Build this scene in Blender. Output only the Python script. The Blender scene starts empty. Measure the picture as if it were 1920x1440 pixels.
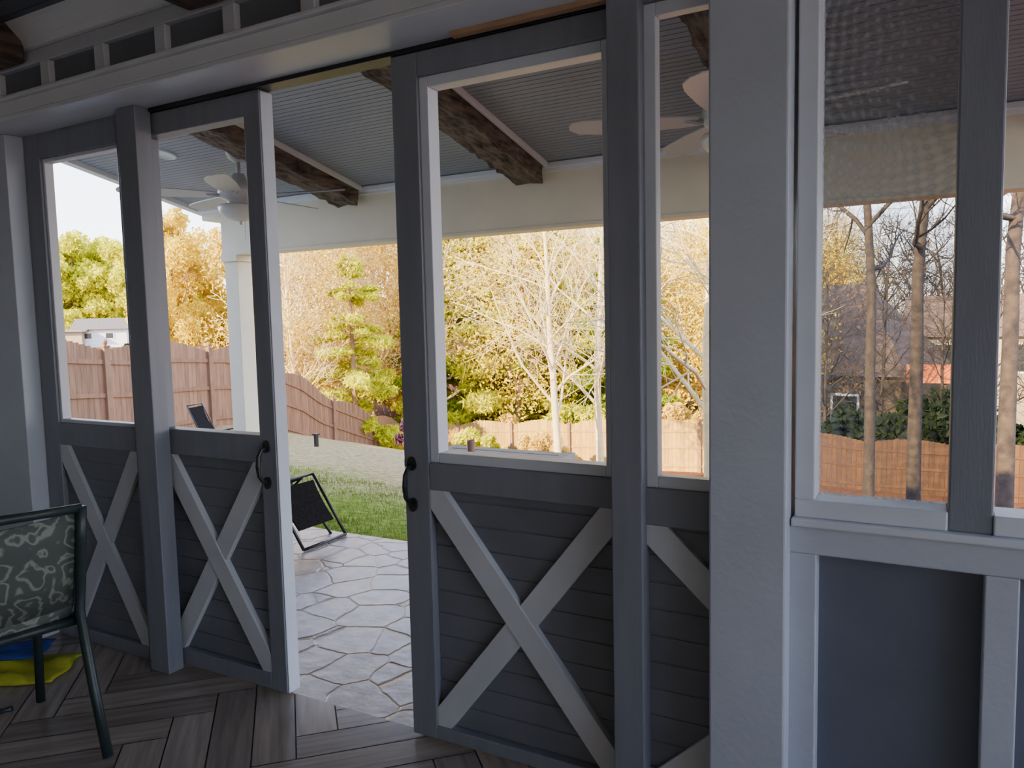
import bpy, math, random
import numpy as np
from mathutils import Vector as V, Matrix
pi=math.pi
COL=bpy.context.scene.collection
# ------------------------------------------------------------------ materials
def nodes(name):
    m=bpy.data.materials.new(name); m.use_nodes=True
    nt=m.node_tree; b=nt.nodes['Principled BSDF']
    return m,nt,b
def mat(name,col,rough=.6,var=.12,scale=8,bump=.1,bscale=None,metal=0,stretch=None,spec=.5,trans=0):
    m,nt,b=nodes(name)
    tc=nt.nodes.new('ShaderNodeTexCoord'); mp=nt.nodes.new('ShaderNodeMapping')
    nt.links.new(tc.outputs['Object'],mp.inputs['Vector'])
    if stretch: mp.inputs['Scale'].default_value=stretch
    n=nt.nodes.new('ShaderNodeTexNoise'); n.inputs['Scale'].default_value=scale; n.inputs['Detail'].default_value=6
    nt.links.new(mp.outputs['Vector'],n.inputs['Vector'])
    r=nt.nodes.new('ShaderNodeValToRGB')
    r.color_ramp.elements[0].position=.3; r.color_ramp.elements[1].position=.7
    r.color_ramp.elements[0].color=tuple(c*(1-var) for c in col)+(1,)
    r.color_ramp.elements[1].color=tuple(min(1,c*(1+var)) for c in col)+(1,)
    nt.links.new(n.outputs['Fac'],r.inputs['Fac']); nt.links.new(r.outputs['Color'],b.inputs['Base Color'])
    b.inputs['Roughness'].default_value=rough; b.inputs['Metallic'].default_value=metal
    b.inputs['Specular IOR Level'].default_value=spec
    if trans: b.inputs['Transmission Weight'].default_value=trans
    if bump:
        n2=nt.nodes.new('ShaderNodeTexNoise'); n2.inputs['Scale'].default_value=bscale or scale*6; n2.inputs['Detail'].default_value=4
        nt.links.new(mp.outputs['Vector'],n2.inputs['Vector'])
        bp=nt.nodes.new('ShaderNodeBump'); bp.inputs['Strength'].default_value=bump; bp.inputs['Distance'].default_value=.01
        nt.links.new(n2.outputs['Fac'],bp.inputs['Height']); nt.links.new(bp.outputs['Normal'],b.inputs['Normal'])
    return m
def mat_attr(name,rough=.6,scale=(3,40,3),bump=.2,var=.35):
    """colour from a per-face colour attribute times streaky grain"""
    m,nt,b=nodes(name)
    a=nt.nodes.new('ShaderNodeVertexColor'); a.layer_name='Col'
    uv=nt.nodes.new('ShaderNodeUVMap'); mp=nt.nodes.new('ShaderNodeMapping'); mp.inputs['Scale'].default_value=scale
    nt.links.new(uv.outputs['UV'],mp.inputs['Vector'])
    n=nt.nodes.new('ShaderNodeTexNoise'); n.inputs['Scale'].default_value=1.0; n.inputs['Detail'].default_value=7
    nt.links.new(mp.outputs['Vector'],n.inputs['Vector'])
    mr=nt.nodes.new('ShaderNodeMapRange'); mr.inputs['From Min'].default_value=.3; mr.inputs['From Max'].default_value=.7
    mr.inputs['To Min'].default_value=1-var; mr.inputs['To Max'].default_value=1+var
    nt.links.new(n.outputs['Fac'],mr.inputs['Value'])
    vm=nt.nodes.new('ShaderNodeVectorMath'); vm.operation='SCALE'
    nt.links.new(a.outputs['Color'],vm.inputs[0]); nt.links.new(mr.outputs['Result'],vm.inputs['Scale'])
    nt.links.new(vm.outputs['Vector'],b.inputs['Base Color'])
    b.inputs['Roughness'].default_value=rough
    bp=nt.nodes.new('ShaderNodeBump'); bp.inputs['Strength'].default_value=bump; bp.inputs['Distance'].default_value=.003
    nt.links.new(n.outputs['Fac'],bp.inputs['Height']); nt.links.new(bp.outputs['Normal'],b.inputs['Normal'])
    return m
M={}
M['door']=mat('door_gray_paint',(.20,.212,.25),.42,.08,5,.10,50,stretch=(4,4,.5))
M['doorpanel']=mat('door_panel_paint',(.15,.158,.187),.48,.1,6,.12,60)
M['brace']=mat('brace_light_paint',(.54,.56,.60),.5,.05,6,.1,70)
M['col']=mat('column_paint',(.46,.495,.56),.42,.04,5,.14,45)
M['frame']=mat('frame_paint',(.62,.65,.71),.4,.03,5,.06,50)
M['white']=mat('white_trim_paint',(.78,.79,.80),.45,.03,5,.05,50)
M['cream']=mat('cream_exterior_paint',(.84,.76,.58),.55,.04,3,.06,40)
M['hdr']=mat('header_paint',(.66,.675,.70),.4,.04,3,.05,40)
M['dpanel']=mat('dark_recess_paint',(.125,.14,.18),.5,.08,5,.08,40)
M['hpanel']=mat('header_recess_paint',(.14,.15,.175),.55,.08,5,.1,40)
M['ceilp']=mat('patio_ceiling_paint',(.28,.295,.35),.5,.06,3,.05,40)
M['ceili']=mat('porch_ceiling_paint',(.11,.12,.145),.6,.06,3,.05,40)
M['black']=mat('black_iron',(.012,.012,.014),.4,.2,20,.15)
M['blackcloth']=mat('black_cloth',(.018,.016,.016),.95,.3,60,.3,spec=.05)
M['beam']=mat('rustic_timber',(.13,.098,.078),.9,.8,4,1.0,11,stretch=(6,.8,6))
M['fan']=mat('fan_white',(.50,.50,.50),.4,.03,4,0)
M['glassbowl']=mat('frosted_bowl',(.58,.56,.53),.3,.02,4,0)
M['green']=mat('dark_green_metal',(.022,.035,.036),.4,.15,30,.1,metal=.2)
M['fence']=mat_attr('fence_stain',.75,(2,20,2),.3,.25)
M['post']=mat('fence_post_stain',(.26,.135,.07),.75,.2,4,.3)
M['floor']=mat_attr('wood_look_tile',.22,(2.5,30,2),.15,.28)
M['grout']=mat('tile_grout',(.10,.09,.08),.8,.1)
M['roofing']=mat('roof_shingle_gray',(.15,.13,.12),.9,.3,15,.3)
M['roofb']=mat('roof_shingle_brown',(.15,.09,.055),.9,.3,8,.3)
M['siding']=mat('house_siding',(.44,.35,.24),.7,.05,2,.05)
M['siding2']=mat('house_siding_brown',(.12,.085,.055),.7,.05,2,.05)
M['dark']=mat('dark_window_glass',(.03,.035,.04),.1,.1)
M['table']=mat('table_gray_wood',(.38,.34,.30),.6,.15,5,.2,stretch=(1,12,1))
M['cup']=mat('pink_plastic',(.80,.48,.42),.2,.05,4,0,trans=.5)
M['yellow']=mat('lime_yellow_fabric',(.48,.50,.03),.8,.12,20,.3)
M['blue']=mat('navy_fabric',(.02,.05,.25),.8,.2,20,.3)
M['orange']=mat('orange_plastic',(.85,.17,.005),.6,.05)
def leafmat(name,c,var=.4):
    m=mat(name,c,.7,var,1.3,0,spec=.2)
    nt=m.node_tree; b=nt.nodes['Principled BSDF']; out=nt.nodes['Material Output']
    t=nt.nodes.new('ShaderNodeBsdfTranslucent'); ms=nt.nodes.new('ShaderNodeMixShader'); ms.inputs['Fac'].default_value=.3
    r=[n for n in nt.nodes if n.type=='VALTORGB'][0]
    nt.links.new(r.outputs['Color'],t.inputs['Color']); nt.links.new(b.outputs[0],ms.inputs[1]); nt.links.new(t.outputs[0],ms.inputs[2])
    nt.links.new(ms.outputs[0],out.inputs['Surface'])
    return m
M['purple']=leafmat('purple_leaves',(.13,.05,.09))
M['lgreen']=leafmat('evergreen_needles',(.30,.36,.008))
M['lygreen']=leafmat('yellow_green_leaves',(.62,.60,.008))
M['lgold']=leafmat('golden_oak_leaves',(.88,.58,.035))
M['ltan']=leafmat('dry_tan_leaves',(.78,.52,.10))
M['ldark']=leafmat('dark_shrub_leaves',(.018,.03,.008))
M['barklit']=mat('sunlit_tone_bark',(.74,.57,.30),.85,.15,6,.4)  # cream tone carries the sunlight on the bark
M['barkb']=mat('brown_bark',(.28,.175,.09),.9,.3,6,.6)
M['barkshade']=mat('shaded_tone_bark',(.06,.04,.028),.9,.4,6,.8)  # dark tone stands for trunks in shadow
# ------------------------------------------------------------------ mesh helpers
def mkobj(name,verts,faces,m,smooth=False,parent=None,bevel=0):
    me=bpy.data.meshes.new(name); me.from_pydata([tuple(v) for v in verts],[],[tuple(f) for f in faces]); me.update()
    if m: me.materials.append(m)
    if smooth: me.polygons.foreach_set('use_smooth',[True]*len(me.polygons))
    o=bpy.data.objects.new(name,me); COL.objects.link(o)
    if parent: o.parent=parent
    if bevel:
        b=o.modifiers.new('b','BEVEL'); b.width=bevel; b.segments=2; b.limit_method='ANGLE'
    return o
def empty(name,loc=(0,0,0)):
    o=bpy.data.objects.new(name,None); o.location=loc; o.empty_display_size=.1; COL.objects.link(o); return o
def tag(o,label=None,cat=None,kind=None,group=None):
    if label: o['label']=label
    if cat: o['category']=cat
    if kind: o['kind']=kind
    if group: o['group']=group
    return o
def bx(x0,x1,y0,y1,z0,z1):
    return [(x0,y0,z0),(x1,y0,z0),(x1,y1,z0),(x0,y1,z0),(x0,y0,z1),(x1,y0,z1),(x1,y1,z1),(x0,y1,z1)]
BF=[(0,3,2,1),(4,5,6,7),(0,1,5,4),(1,2,6,5),(2,3,7,6),(3,0,4,7)]
def boxes(name,bl,m,bevel=.003,parent=None):
    vs=[];fs=[]
    for b in bl:
        n=len(vs); vs+=bx(*b) if len(b)==6 else b
        fs+=[tuple(n+i for i in f) for f in BF]
    return mkobj(name,vs,fs,m,parent=parent,bevel=bevel)
def clip(poly,x0,x1,z0,z1):
    def cl(p,f):
        out=[]
        for i in range(len(p)):
            a,b=p[i-1],p[i]
            fa,fb=f(a),f(b)
            if (fa>=0)!=(fb>=0):
                t=fa/(fa-fb); out.append((a[0]+(b[0]-a[0])*t,a[1]+(b[1]-a[1])*t))
            if fb>=0: out.append(b)
        return out
    for f in (lambda q:q[0]-x0,lambda q:x1-q[0],lambda q:q[1]-z0,lambda q:z1-q[1]):
        if poly: poly=cl(poly,f)
    return poly
def strip(a,b,w,rect):
    dx,dz=b[0]-a[0],b[1]-a[1]; L=math.hypot(dx,dz); dx/=L;dz/=L; nx,nz=-dz*w/2,dx*w/2
    e=.2
    p=[(a[0]-dx*e+nx,a[1]-dz*e+nz),(a[0]-dx*e-nx,a[1]-dz*e-nz),(b[0]+dx*e-nx,b[1]+dz*e-nz),(b[0]+dx*e+nx,b[1]+dz*e+nz)]
    return clip(p,*rect)
def extr(polys,y0,y1):
    vs=[];fs=[]
    for k,p in enumerate(polys):
        n=len(vs); c=len(p); e=.004*k
        vs+=[(q[0],y0+e,q[1]) for q in p]+[(q[0],y1,q[1]) for q in p]
        fs.append(tuple(range(n,n+c))); fs.append(tuple(range(n+2*c-1,n+c-1,-1)))
        for i in range(c): fs.append((n+i,n+c+i,n+c+(i+1)%c,n+(i+1)%c))
    return vs,fs
def tube(vs,fs,pts,rad,sides=6,cap=True):
    n0=len(vs); prev=None
    for i,p in enumerate(pts):
        p=V(p)
        d=(V(pts[min(i+1,len(pts)-1)])-V(pts[max(i-1,0)]))
        if d.length<1e-9: d=V((0,0,1))
        d.normalize()
        a=d.cross(V((0,0,1))) if abs(d.z)<.95 else d.cross(V((1,0,0)))
        if prev is not None:
            a=prev-d*prev.dot(d)
            if a.length<1e-4: a=d.cross(V((0,1,0)))
        a.normalize(); prev=a; b=d.cross(a)
        for k in range(sides):
            t=2*pi*k/sides; q=p+(a*math.cos(t)+b*math.sin(t))*rad[i]; vs.append((q.x,q.y,q.z))
    for i in range(len(pts)-1):
        for k in range(sides):
            k2=(k+1)%sides; fs.append((n0+i*sides+k,n0+i*sides+k2,n0+(i+1)*sides+k2,n0+(i+1)*sides+k))
    if cap:
        fs.append(tuple(n0+k for k in range(sides-1,-1,-1))); e=n0+(len(pts)-1)*sides; fs.append(tuple(e+k for k in range(sides)))
def tubes(name,lst,m,sides=8,parent=None,smooth=True):
    vs=[];fs=[]
    for pts,r in lst: tube(vs,fs,pts,[r]*len(pts) if not isinstance(r,list) else r,sides)
    return mkobj(name,vs,fs,m,smooth,parent)
def lathe(name,prof,m,parent=None,n=32,loc=(0,0,0)):
    vs=[];fs=[]
    for r,z in prof:
        for k in range(n): t=2*pi*k/n; vs.append((r*math.cos(t)+loc[0],r*math.sin(t)+loc[1],z+loc[2]))
    for i in range(len(prof)-1):
        for k in range(n): k2=(k+1)%n; fs.append((i*n+k,i*n+k2,(i+1)*n+k2,(i+1)*n+k))
    fs.append(tuple(range(n))); fs.append(tuple((len(prof)-1)*n+k for k in range(n-1,-1,-1)))
    return mkobj(name,vs,fs,m,True,parent)
# ------------------------------------------------------------------ terrain
CP=np.array([(-4,2,-.10),(0,2,-.12),(4,2,-.15),(-8,1,-.12),(-14,1,-.2),(-7,4.3,-.18),(-12.98,5.53,-.55),(-13.5,7.2,-.7),(-14.7,10.5,-.87),
 (-15.1,11.7,-1.15),(-15.9,14.1,-1.85),(-16.4,15.4,-2.4),(-17.5,19,-3.5),(-19,23.2,-4.5),(-13,23.2,-4.2),(-6.7,23.2,-3.8),(-2,23.2,-4.0),(3,23.2,-4.0),(10,23.2,-3.9),
 (-7.9,7,-.5),(-11,9.5,-.95),(-4,5,-.5),(0,6,-.9),(4,6,-.9),(-3,12,-2.1),(2,12,-2.1),(8,12,-2.1),(-8,14,-2.1),(-12,16,-2.5),(-20,10,-.8),(-30,12,-.4),(-45,28,.0),(-57,35,.0),(-60,38,.1),(-27,19,-1.0),(-24,30,-3.0),
 (-20,45,-2.6),(0,40,-4.5),(20,40,-4.3),(0,60,-4.5),(30,60,-4),(-30,70,-2),(40,20,-3),(-80,60,0.5),(0,-5,-.15),(-14,-6,-.15),(8,-6,-.15),(30,-20,-.5),(-60,-20,-.3),(-80,10,0),(0,120,-3),(-60,120,0),(70,100,-3),(70,0,-2)],float)
_n=len(CP); _A=np.zeros((_n+3,_n+3)); _d=np.hypot(CP[:,None,0]-CP[None,:,0],CP[:,None,1]-CP[None,:,1])
_A[:_n,:_n]=_d; _A[:_n,_n]=1;_A[:_n,_n+1:]=CP[:,:2]; _A[_n,:_n]=1;_A[_n+1:,:_n]=CP[:,:2].T
_w=np.linalg.solve(_A,np.concatenate([CP[:,2],[0,0,0]]))
def gz(x,y):
    d=np.hypot(CP[:,0]-x,CP[:,1]-y); return float(np.dot(_w[:_n],d)+_w[_n]+_w[_n+1]*x+_w[_n+2]*y)
xs=np.concatenate([np.arange(-110,-26,4),np.arange(-26,12,.5),np.arange(12,90,4)])
ys=np.concatenate([np.arange(-40,0,4),np.arange(0,28,.5),np.arange(28,140,4)])
rs=np.random.RandomState(3)
gv=[];gf=[]
for j,y in enumerate(ys):
    for i,x in enumerate(xs):
        z=gz(x,y)
        if -9.6<x<4.6 and y<4.7: z=min(z,-.12)
        gv.append((x,y,z+(rs.rand()-.5)*.03))
nx=len(xs)
for j in range(len(ys)-1):
    for i in range(nx-1): gf.append((j*nx+i,j*nx+i+1,(j+1)*nx+i+1,(j+1)*nx+i))
def ground_mat():
    m,nt,b=nodes('lawn_and_leaf_litter')
    L=nt.links.new
    g=nt.nodes.new('ShaderNodeNewGeometry'); sp=nt.nodes.new('ShaderNodeSeparateXYZ'); L(g.outputs['Position'],sp.inputs[0])
    def noise(s,d=6):
        n=nt.nodes.new('ShaderNodeTexNoise'); n.inputs['Scale'].default_value=s; n.inputs['Detail'].default_value=d; L(g.outputs['Position'],n.inputs['Vector']); return n
    def ramp(src,stops):
        r=nt.nodes.new('ShaderNodeValToRGB'); e=r.color_ramp.elements
        while len(e)<len(stops): e.new(.5)
        for k,(p,c) in enumerate(stops): e[k].position=p; e[k].color=c+(1,)
        L(src,r.inputs['Fac']); return r
    def mr(src,a,bb):
        q=nt.nodes.new('ShaderNodeMapRange'); q.inputs['From Min'].default_value=a; q.inputs['From Max'].default_value=bb; L(src,q.inputs['Value']); return q
    def mth(op,a,bb):
        q=nt.nodes.new('ShaderNodeMath'); q.operation=op
        for i,s in enumerate((a,bb)):
            if isinstance(s,(int,float)): q.inputs[i].default_value=s
            else: L(s,q.inputs[i])
        return q
    n1=noise(14); n2=noise(.8,3); n3=noise(30,3)
    grass=ramp(n1.outputs['Fac'],[(.3,(.08,.14,.010)),(.55,(.19,.26,.025)),(.75,(.34,.33,.08))])
    dry=ramp(n1.outputs['Fac'],[(.3,(.21,.15,.05)),(.55,(.37,.27,.12)),(.75,(.50,.38,.20))])
    leaf=ramp(n3.outputs['Fac'],[(.35,(.045,.016,.006)),(.5,(.15,.055,.02)),(.65,(.30,.13,.05))])
    yn=mth('ADD',sp.outputs['Y'],mth('MULTIPLY',n2.outputs['Fac'],4).outputs[0])
    f1=mr(yn.outputs[0],4.6,7.2)
    mx=nt.nodes.new('ShaderNodeMixRGB'); L(f1.outputs[0],mx.inputs[0]); L(grass.outputs[0],mx.inputs[1]); L(dry.outputs[0],mx.inputs[2])
    xn=mth('ADD',sp.outputs['X'],mth('MULTIPLY',sp.outputs['Y'],.45).outputs[0])
    xn2=mth('ADD',xn.outputs[0],mth('MULTIPLY',n2.outputs['Fac'],2).outputs[0])
    f2=mr(xn2.outputs[0],-1.5,.5)
    far=mr(sp.outputs['Y'],22,25); fm=mth('MAXIMUM',f2.outputs[0],far.outputs[0])
    mx2=nt.nodes.new('ShaderNodeMixRGB'); L(fm.outputs[0],mx2.inputs[0]); L(mx.outputs[0],mx2.inputs[1]); L(leaf.outputs[0],mx2.inputs[2])
    L(mx2.outputs[0],b.inputs['Base Color']); b.inputs['Roughness'].default_value=.95; b.inputs['Specular IOR Level'].default_value=.1
    bp=nt.nodes.new('ShaderNodeBump'); bp.inputs['Strength'].default_value=.6; bp.inputs['Distance'].default_value=.04; L(n3.outputs['Fac'],bp.inputs['Height']); L(bp.outputs[0],b.inputs['Normal'])
    return m
o=mkobj('lawn',gv,gf,ground_mat(),True); tag(o,'sloping yard with green grass, tan patches and leaf litter','lawn')
rg=np.random.RandomState(5)
gv=[];gf=[]
for k in range(20000):
    x=-9+rg.rand()*7.2; y=2.0+rg.rand()**1.6*2.6
    if x+.45*y>-.6: continue
    z=gz(x,y)
    if -9.6<x<4.6 and y<4.7: z=min(z,-.12)
    h=.02+rg.rand()*.025; a=rg.rand()*6.28; w=.006; lx,ly=(rg.rand(2)-.5)*.04
    n=len(gv); gv+=[(x-w*math.cos(a),y-w*math.sin(a),z-.01),(x+w*math.cos(a),y+w*math.sin(a),z-.01),(x+lx,y+ly,z+h)]; gf.append((n,n+1,n+2))
o=mkobj('grass',gv,gf,leafmat('grass_blade',(.22,.29,.04))); tag(o,'short green grass blades beside the patio','grass','stuff')
# ------------------------------------------------------------------ stamped concrete patio
def patio_mat():
    m,nt,b=nodes('stamped_flagstone_concrete'); L=nt.links.new
    g=nt.nodes.new('ShaderNodeNewGeometry')
    n0=nt.nodes.new('ShaderNodeTexNoise'); n0.inputs['Scale'].default_value=6; n0.inputs['Detail'].default_value=3; L(g.outputs['Position'],n0.inputs['Vector'])
    va=nt.nodes.new('ShaderNodeVectorMath'); va.operation='MULTIPLY_ADD'; L(n0.outputs['Color'],va.inputs[0]); va.inputs[1].default_value=(.07,.07,0); L(g.outputs['Position'],va.inputs[2])
    mp=nt.nodes.new('ShaderNodeVectorMath'); mp.operation='MULTIPLY'; mp.inputs[1].default_value=(1,1,0); L(va.outputs[0],mp.inputs[0])
    v=nt.nodes.new('ShaderNodeTexVoronoi'); v.feature='DISTANCE_TO_EDGE'; v.inputs['Scale'].default_value=3.9; v.inputs['Randomness'].default_value=.75; L(mp.outputs[0],v.inputs['Vector'])
    c=nt.nodes.new('ShaderNodeTexVoronoi'); c.inputs['Scale'].default_value=3.9; c.inputs['Randomness'].default_value=.75; L(mp.outputs[0],c.inputs['Vector'])
    n=nt.nodes.new('ShaderNodeTexNoise'); n.inputs['Scale'].default_value=11; n.inputs['Detail'].default_value=9; L(g.outputs['Position'],n.inputs['Vector'])
    r=nt.nodes.new('ShaderNodeValToRGB'); e=r.color_ramp.elements; e[0].position=.32;e[0].color=(.24,.195,.168,1);e[1].position=.68;e[1].color=(.41,.35,.31,1); L(n.outputs['Fac'],r.inputs['Fac'])
    sh=nt.nodes.new('ShaderNodeSeparateColor'); L(c.outputs['Color'],sh.inputs[0])
    mrr=nt.nodes.new('ShaderNodeMapRange'); mrr.inputs['To Min'].default_value=.84; mrr.inputs['To Max'].default_value=1.1; L(sh.outputs[0],mrr.inputs['Value'])
    sc=nt.nodes.new('ShaderNodeVectorMath'); sc.operation='SCALE'; L(r.outputs[0],sc.inputs[0]); L(mrr.outputs[0],sc.inputs['Scale'])
    jr=nt.nodes.new('ShaderNodeMapRange'); jr.inputs['From Min'].default_value=.004; jr.inputs['From Max'].default_value=.022; L(v.outputs['Distance'],jr.inputs['Value'])
    mx=nt.nodes.new('ShaderNodeMixRGB'); L(jr.outputs[0],mx.inputs[0]); mx.inputs[1].default_value=(.13,.10,.08,1); L(sc.outputs[0],mx.inputs[2]); L(mx.outputs[0],b.inputs['Base Color'])
    b.inputs['Roughness'].default_value=.32
    jb=nt.nodes.new('ShaderNodeMapRange'); jb.inputs['From Min'].default_value=0; jb.inputs['From Max'].default_value=.035; L(v.outputs['Distance'],jb.inputs['Value'])
    ad=nt.nodes.new('ShaderNodeMath'); ad.operation='MULTIPLY_ADD'; L(n.outputs['Fac'],ad.inputs[0]); ad.inputs[1].default_value=1.1; L(jb.outputs[0],ad.inputs[2])
    bp=nt.nodes.new('ShaderNodeBump'); bp.inputs['Strength'].default_value=.45; bp.inputs['Distance'].default_value=.009; L(ad.outputs[0],bp.inputs['Height']); L(bp.outputs[0],b.inputs['Normal'])
    return m
edge=[(-9.5,.04),(-9.5,3.2),(-8.6,4.2),(-7.8,4.5),(-7.0,4.45),(-6.6,4.2),(-6.45,3.7),(-6.1,3.0),(-5.4,2.5),(-4.8,2.2),(-4.3,2.06),(-3.8,2.02),(-3.2,2.03),(-2.5,2.1),(-1.5,2.2),(0,2.2),(3,2.2),(4.2,2.0),(4.2,.06),(3.6,.06),(3.6,.002),(-3.76,.002),(-3.76,.04)]
edge=edge[::-1]
n=len(edge)
vs=[(x,y,-.03) for x,y in edge]+[(x,y,-.11) for x,y in edge]
fs=[tuple(range(n))]+[(i,n+i,n+(i+1)%n,(i+1)%n) for i in range(n)]
o=mkobj('patio',vs,fs,patio_mat()); tag(o,'stamped concrete patio with irregular flagstone pattern','patio')
# ------------------------------------------------------------------ porch floor (herringbone)
Wd=.15;nn=5; vs=[];fs=[];cols=[];uvs=[]
rd=random.Random(4); ca=math.cos(pi/4)
for k in range(-64,64):
    for mm in range(-9,10):
        for t in (0,1):
            if t==0: q=(k+2*nn*mm,k,nn,1)
            else: q=(k-1+2*nn*mm,k,1,nn)
            e=.018
            x0,y0,x1,y1=q[0]+e,q[1]+e,q[0]+q[2]-e,q[1]+q[3]-e
            P=[(x0,y0),(x1,y0),(x1,y1),(x0,y1)]
            P=[((a*ca-b*ca)*Wd-1.9,(a*ca+b*ca)*Wd-1.2) for a,b in P]
            if min(p[0] for p in P)>3.6 or max(p[0] for p in P)<-4.3 or min(p[1] for p in P)>-.0 or max(p[1] for p in P)<-4.6: continue
            P=clip(P,-4.3,3.6,-4.6,-.0)
            if len(P)<3: continue
            b=len(vs); vs+=[(a,c,0.0) for a,c in P]; fs.append(tuple(range(b,b+len(P))))
            g=.76+.48*rd.random(); w=rd.random()*.1
            cols.append((.28*g,(.235-.02*w)*g,(.20-.06*w)*g,1))
            off=rd.random()*50
            for a,c in P:
                uvs.append(((a+c)*ca+off,(c-a)*ca) if t==0 else ((c-a)*ca+off,(a+c)*ca))
fl=mkobj('floor',vs,fs,M['floor'])
me=fl.data; ca_=me.color_attributes.new('Col','FLOAT_COLOR','CORNER'); uvl=me.uv_layers.new(name='UVMap')
for p,c in zip(me.polygons,cols):
    for l in p.loop_indices: ca_.data[l].color=c
for i,u in enumerate(uvs): uvl.data[i].uv=u
tag(fl,'gray wood-look tile floor in herringbone pattern',None,'structure')
boxes('floor_grout',[(-4.3,3.6,-4.6,0,-.1,-.003)],M['grout'],0,fl)
# ------------------------------------------------------------------ house shell
S='structure'
tag(boxes('wall_back',[(-16,6,-11,-4.6,-.1,6.6)],M['cream'],0),'unseen cream house block behind the porch, sized to shade the yard',None,S)  # unseen house mass, height and width set for its shadow
tag(boxes('wall_left',[(-16,-4.3,-4.6,-.02,-.1,3.75),(-4.3,-3.77,-.14,.03,0,2.4)],M['col'],.004),'pale painted porch side wall with corner post and unseen shading wing',None,S)  # wide unseen wing added for patio shade and bounce; corner post is visible
tag(boxes('wall_right',[(3.6,3.75,-4.6,.03,-.1,.5),(3.6,3.75,-.15,.03,.5,2.7),(3.6,3.75,-2.4,-2.25,.5,2.7),(3.6,3.75,-4.6,-4.45,.5,2.7)],M['col'],.004),'low porch side wall with open screened bays',None,S)
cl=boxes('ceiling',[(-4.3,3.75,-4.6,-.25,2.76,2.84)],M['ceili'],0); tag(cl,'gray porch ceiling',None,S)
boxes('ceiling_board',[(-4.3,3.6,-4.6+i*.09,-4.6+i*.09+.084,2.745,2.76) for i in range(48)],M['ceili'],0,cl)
hd=boxes('wall_front',[(-4.3,3.75,-.23,.05,2.41,2.9),(-4.3,3.75,-4.6,.05,2.9,3.7)],M['hpanel'],0)
tag(hd,'porch front wall header with recessed gray panels',None,S)
boxes('header_board',[(-4.3,3.75,-.265,.055,2.40,2.42),(-4.3,3.75,-.265,-.22,2.42,2.475)],M['hdr'],.004,hd)
boxes('header_molding',[(-4.3,3.75,-.285,-.22,2.475,2.492)],M['hdr'],.005,hd)
boxes('header_batten',[(x-.03,x+.03,-.255,-.22,2.49,2.60) for x in [-3.95+.36*i for i in range(21)]]+[(-4.3,3.75,-.255,-.22,2.60,2.655)],M['brace'],.004,hd)
pr=[(-.22,2.655),(-.27,2.66),(-.285,2.69),(-.33,2.73),(-.34,2.745),(-.22,2.745)]
vs=[(x,a,b) for x in (-4.3,3.75) for a,b in pr]; fs=[(i,(i+1)%6,6+(i+1)%6,6+i) for i in range(6)]+[tuple(range(6)),tuple(range(11,5,-1))]
tag(mkobj('trim_1',vs,fs,M['white']),'white crown molding under porch ceiling',None,S)
for x in (-3.45,-2.2,-.95,.3):
    o=boxes('ceiling_beam',[(x-.12,x+.12,-4.58,-.27,2.60,2.745)],M['beam'],.012); tag(o,'dark rustic timber beam under porch ceiling','beam',group='porch ceiling beams')
o=boxes('door_track',[(-3.0,-.55,-.055,.02,2.385,2.405)],M['black'],.002,hd)
boxes('door_track_rail',[(-1.35,-.55,-.10,-.07,2.385,2.402)],mat('raw_wood_rail',(.45,.27,.15),.5),.002,hd)
# ------------------------------------------------------------------ door / fixed panel builder
def handle(x,z,y,par,off):
    pts=[(x,y-.006,z+.068),(x,y-.028,z+.062),(x,y-.044,z+.04),(x,y-.048,z),(x,y-.044,z-.04),(x,y-.028,z-.062),(x,y-.006,z-.068)]
    vs=[];fs=[]; tube(vs,fs,pts,[.007,.007,.008,.010,.008,.007,.007],10)
    for s in (1,-1):
        c=[(x+.018*math.cos(t),z+s*.068+ (.03 if s*math.sin(t)>0 else .02)*math.sin(t)) for t in [2*pi*i/14 for i in range(14)]]
        a,b=extr([c],y-.008,y); n=len(vs); vs+=a; fs+=[tuple(n+i for i in f) for f in b]
    o=mkobj('handle',vs,fs,M['black'],False,par); o.location=-off; tag(o,'black iron pull handle')
def unit(name,label,x0,x1,z0,z1,yf,th,sl,sr,zt,zm1,zm0,zb,trim=None,bw=.085,bfull=None):
    e=empty(name,((x0+x1)/2,yf+th/2,z0)); tag(e,label,None,S)
    off=V(e.location)
    def fix(o): o.location=-off; return o
    fix(boxes('frame',[(x0,x0+sl,yf,yf+th,z0,z1),(x1-sr,x1,yf,yf+th,z0,z1),(x0+sl,x1-sr,yf,yf+th,zt,z1),(x0+sl,x1-sr,yf,yf+th,zm0,zm1),(x0+sl,x1-sr,yf,yf+th,z0,zb)],M['door'],.004,e))
    a,b=x0+sl,x1-sr
    rows=[]; h=.082; z=zb
    while z<zm0-.01:
        rows.append((a,b,yf+th*.45,yf+th*.7,z+.003,min(z+h-.003,zm0))); z+=h
    rows.append((a,b,yf+th*.52,yf+th*.7,zb,zm0))
    fix(boxes('panel',rows,M['doorpanel'],.002,e))
    bf=bfull or b
    rect=(a,b,zb,zm0); p=[strip((a,zm0),(bf,zb),bw,rect),strip((a,zb),(bf,zm0),bw,rect)]
    v,f=extr([q for q in p if len(q)>2],yf+.003,yf+th*.47); o=fix(mkobj('brace',v,f,M['brace'],parent=e,bevel=.002)); tag(o,'light gray crossed brace boards')
    if trim:
        t=trim; y0,y1=yf+.012,yf+th+.004
        o=fix(boxes('window_trim',[(a,a+t,y0,y1,zm1,zt),(b-t,b,y0,y1,zm1,zt),(a+t,b-t,y0,y1,zt-t,zt),(a+t,b-t,y0,y1,zm1,zm1+t)],M['frame'],.003,e)); tag(o,'pale inner window trim')
    return e,off
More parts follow.
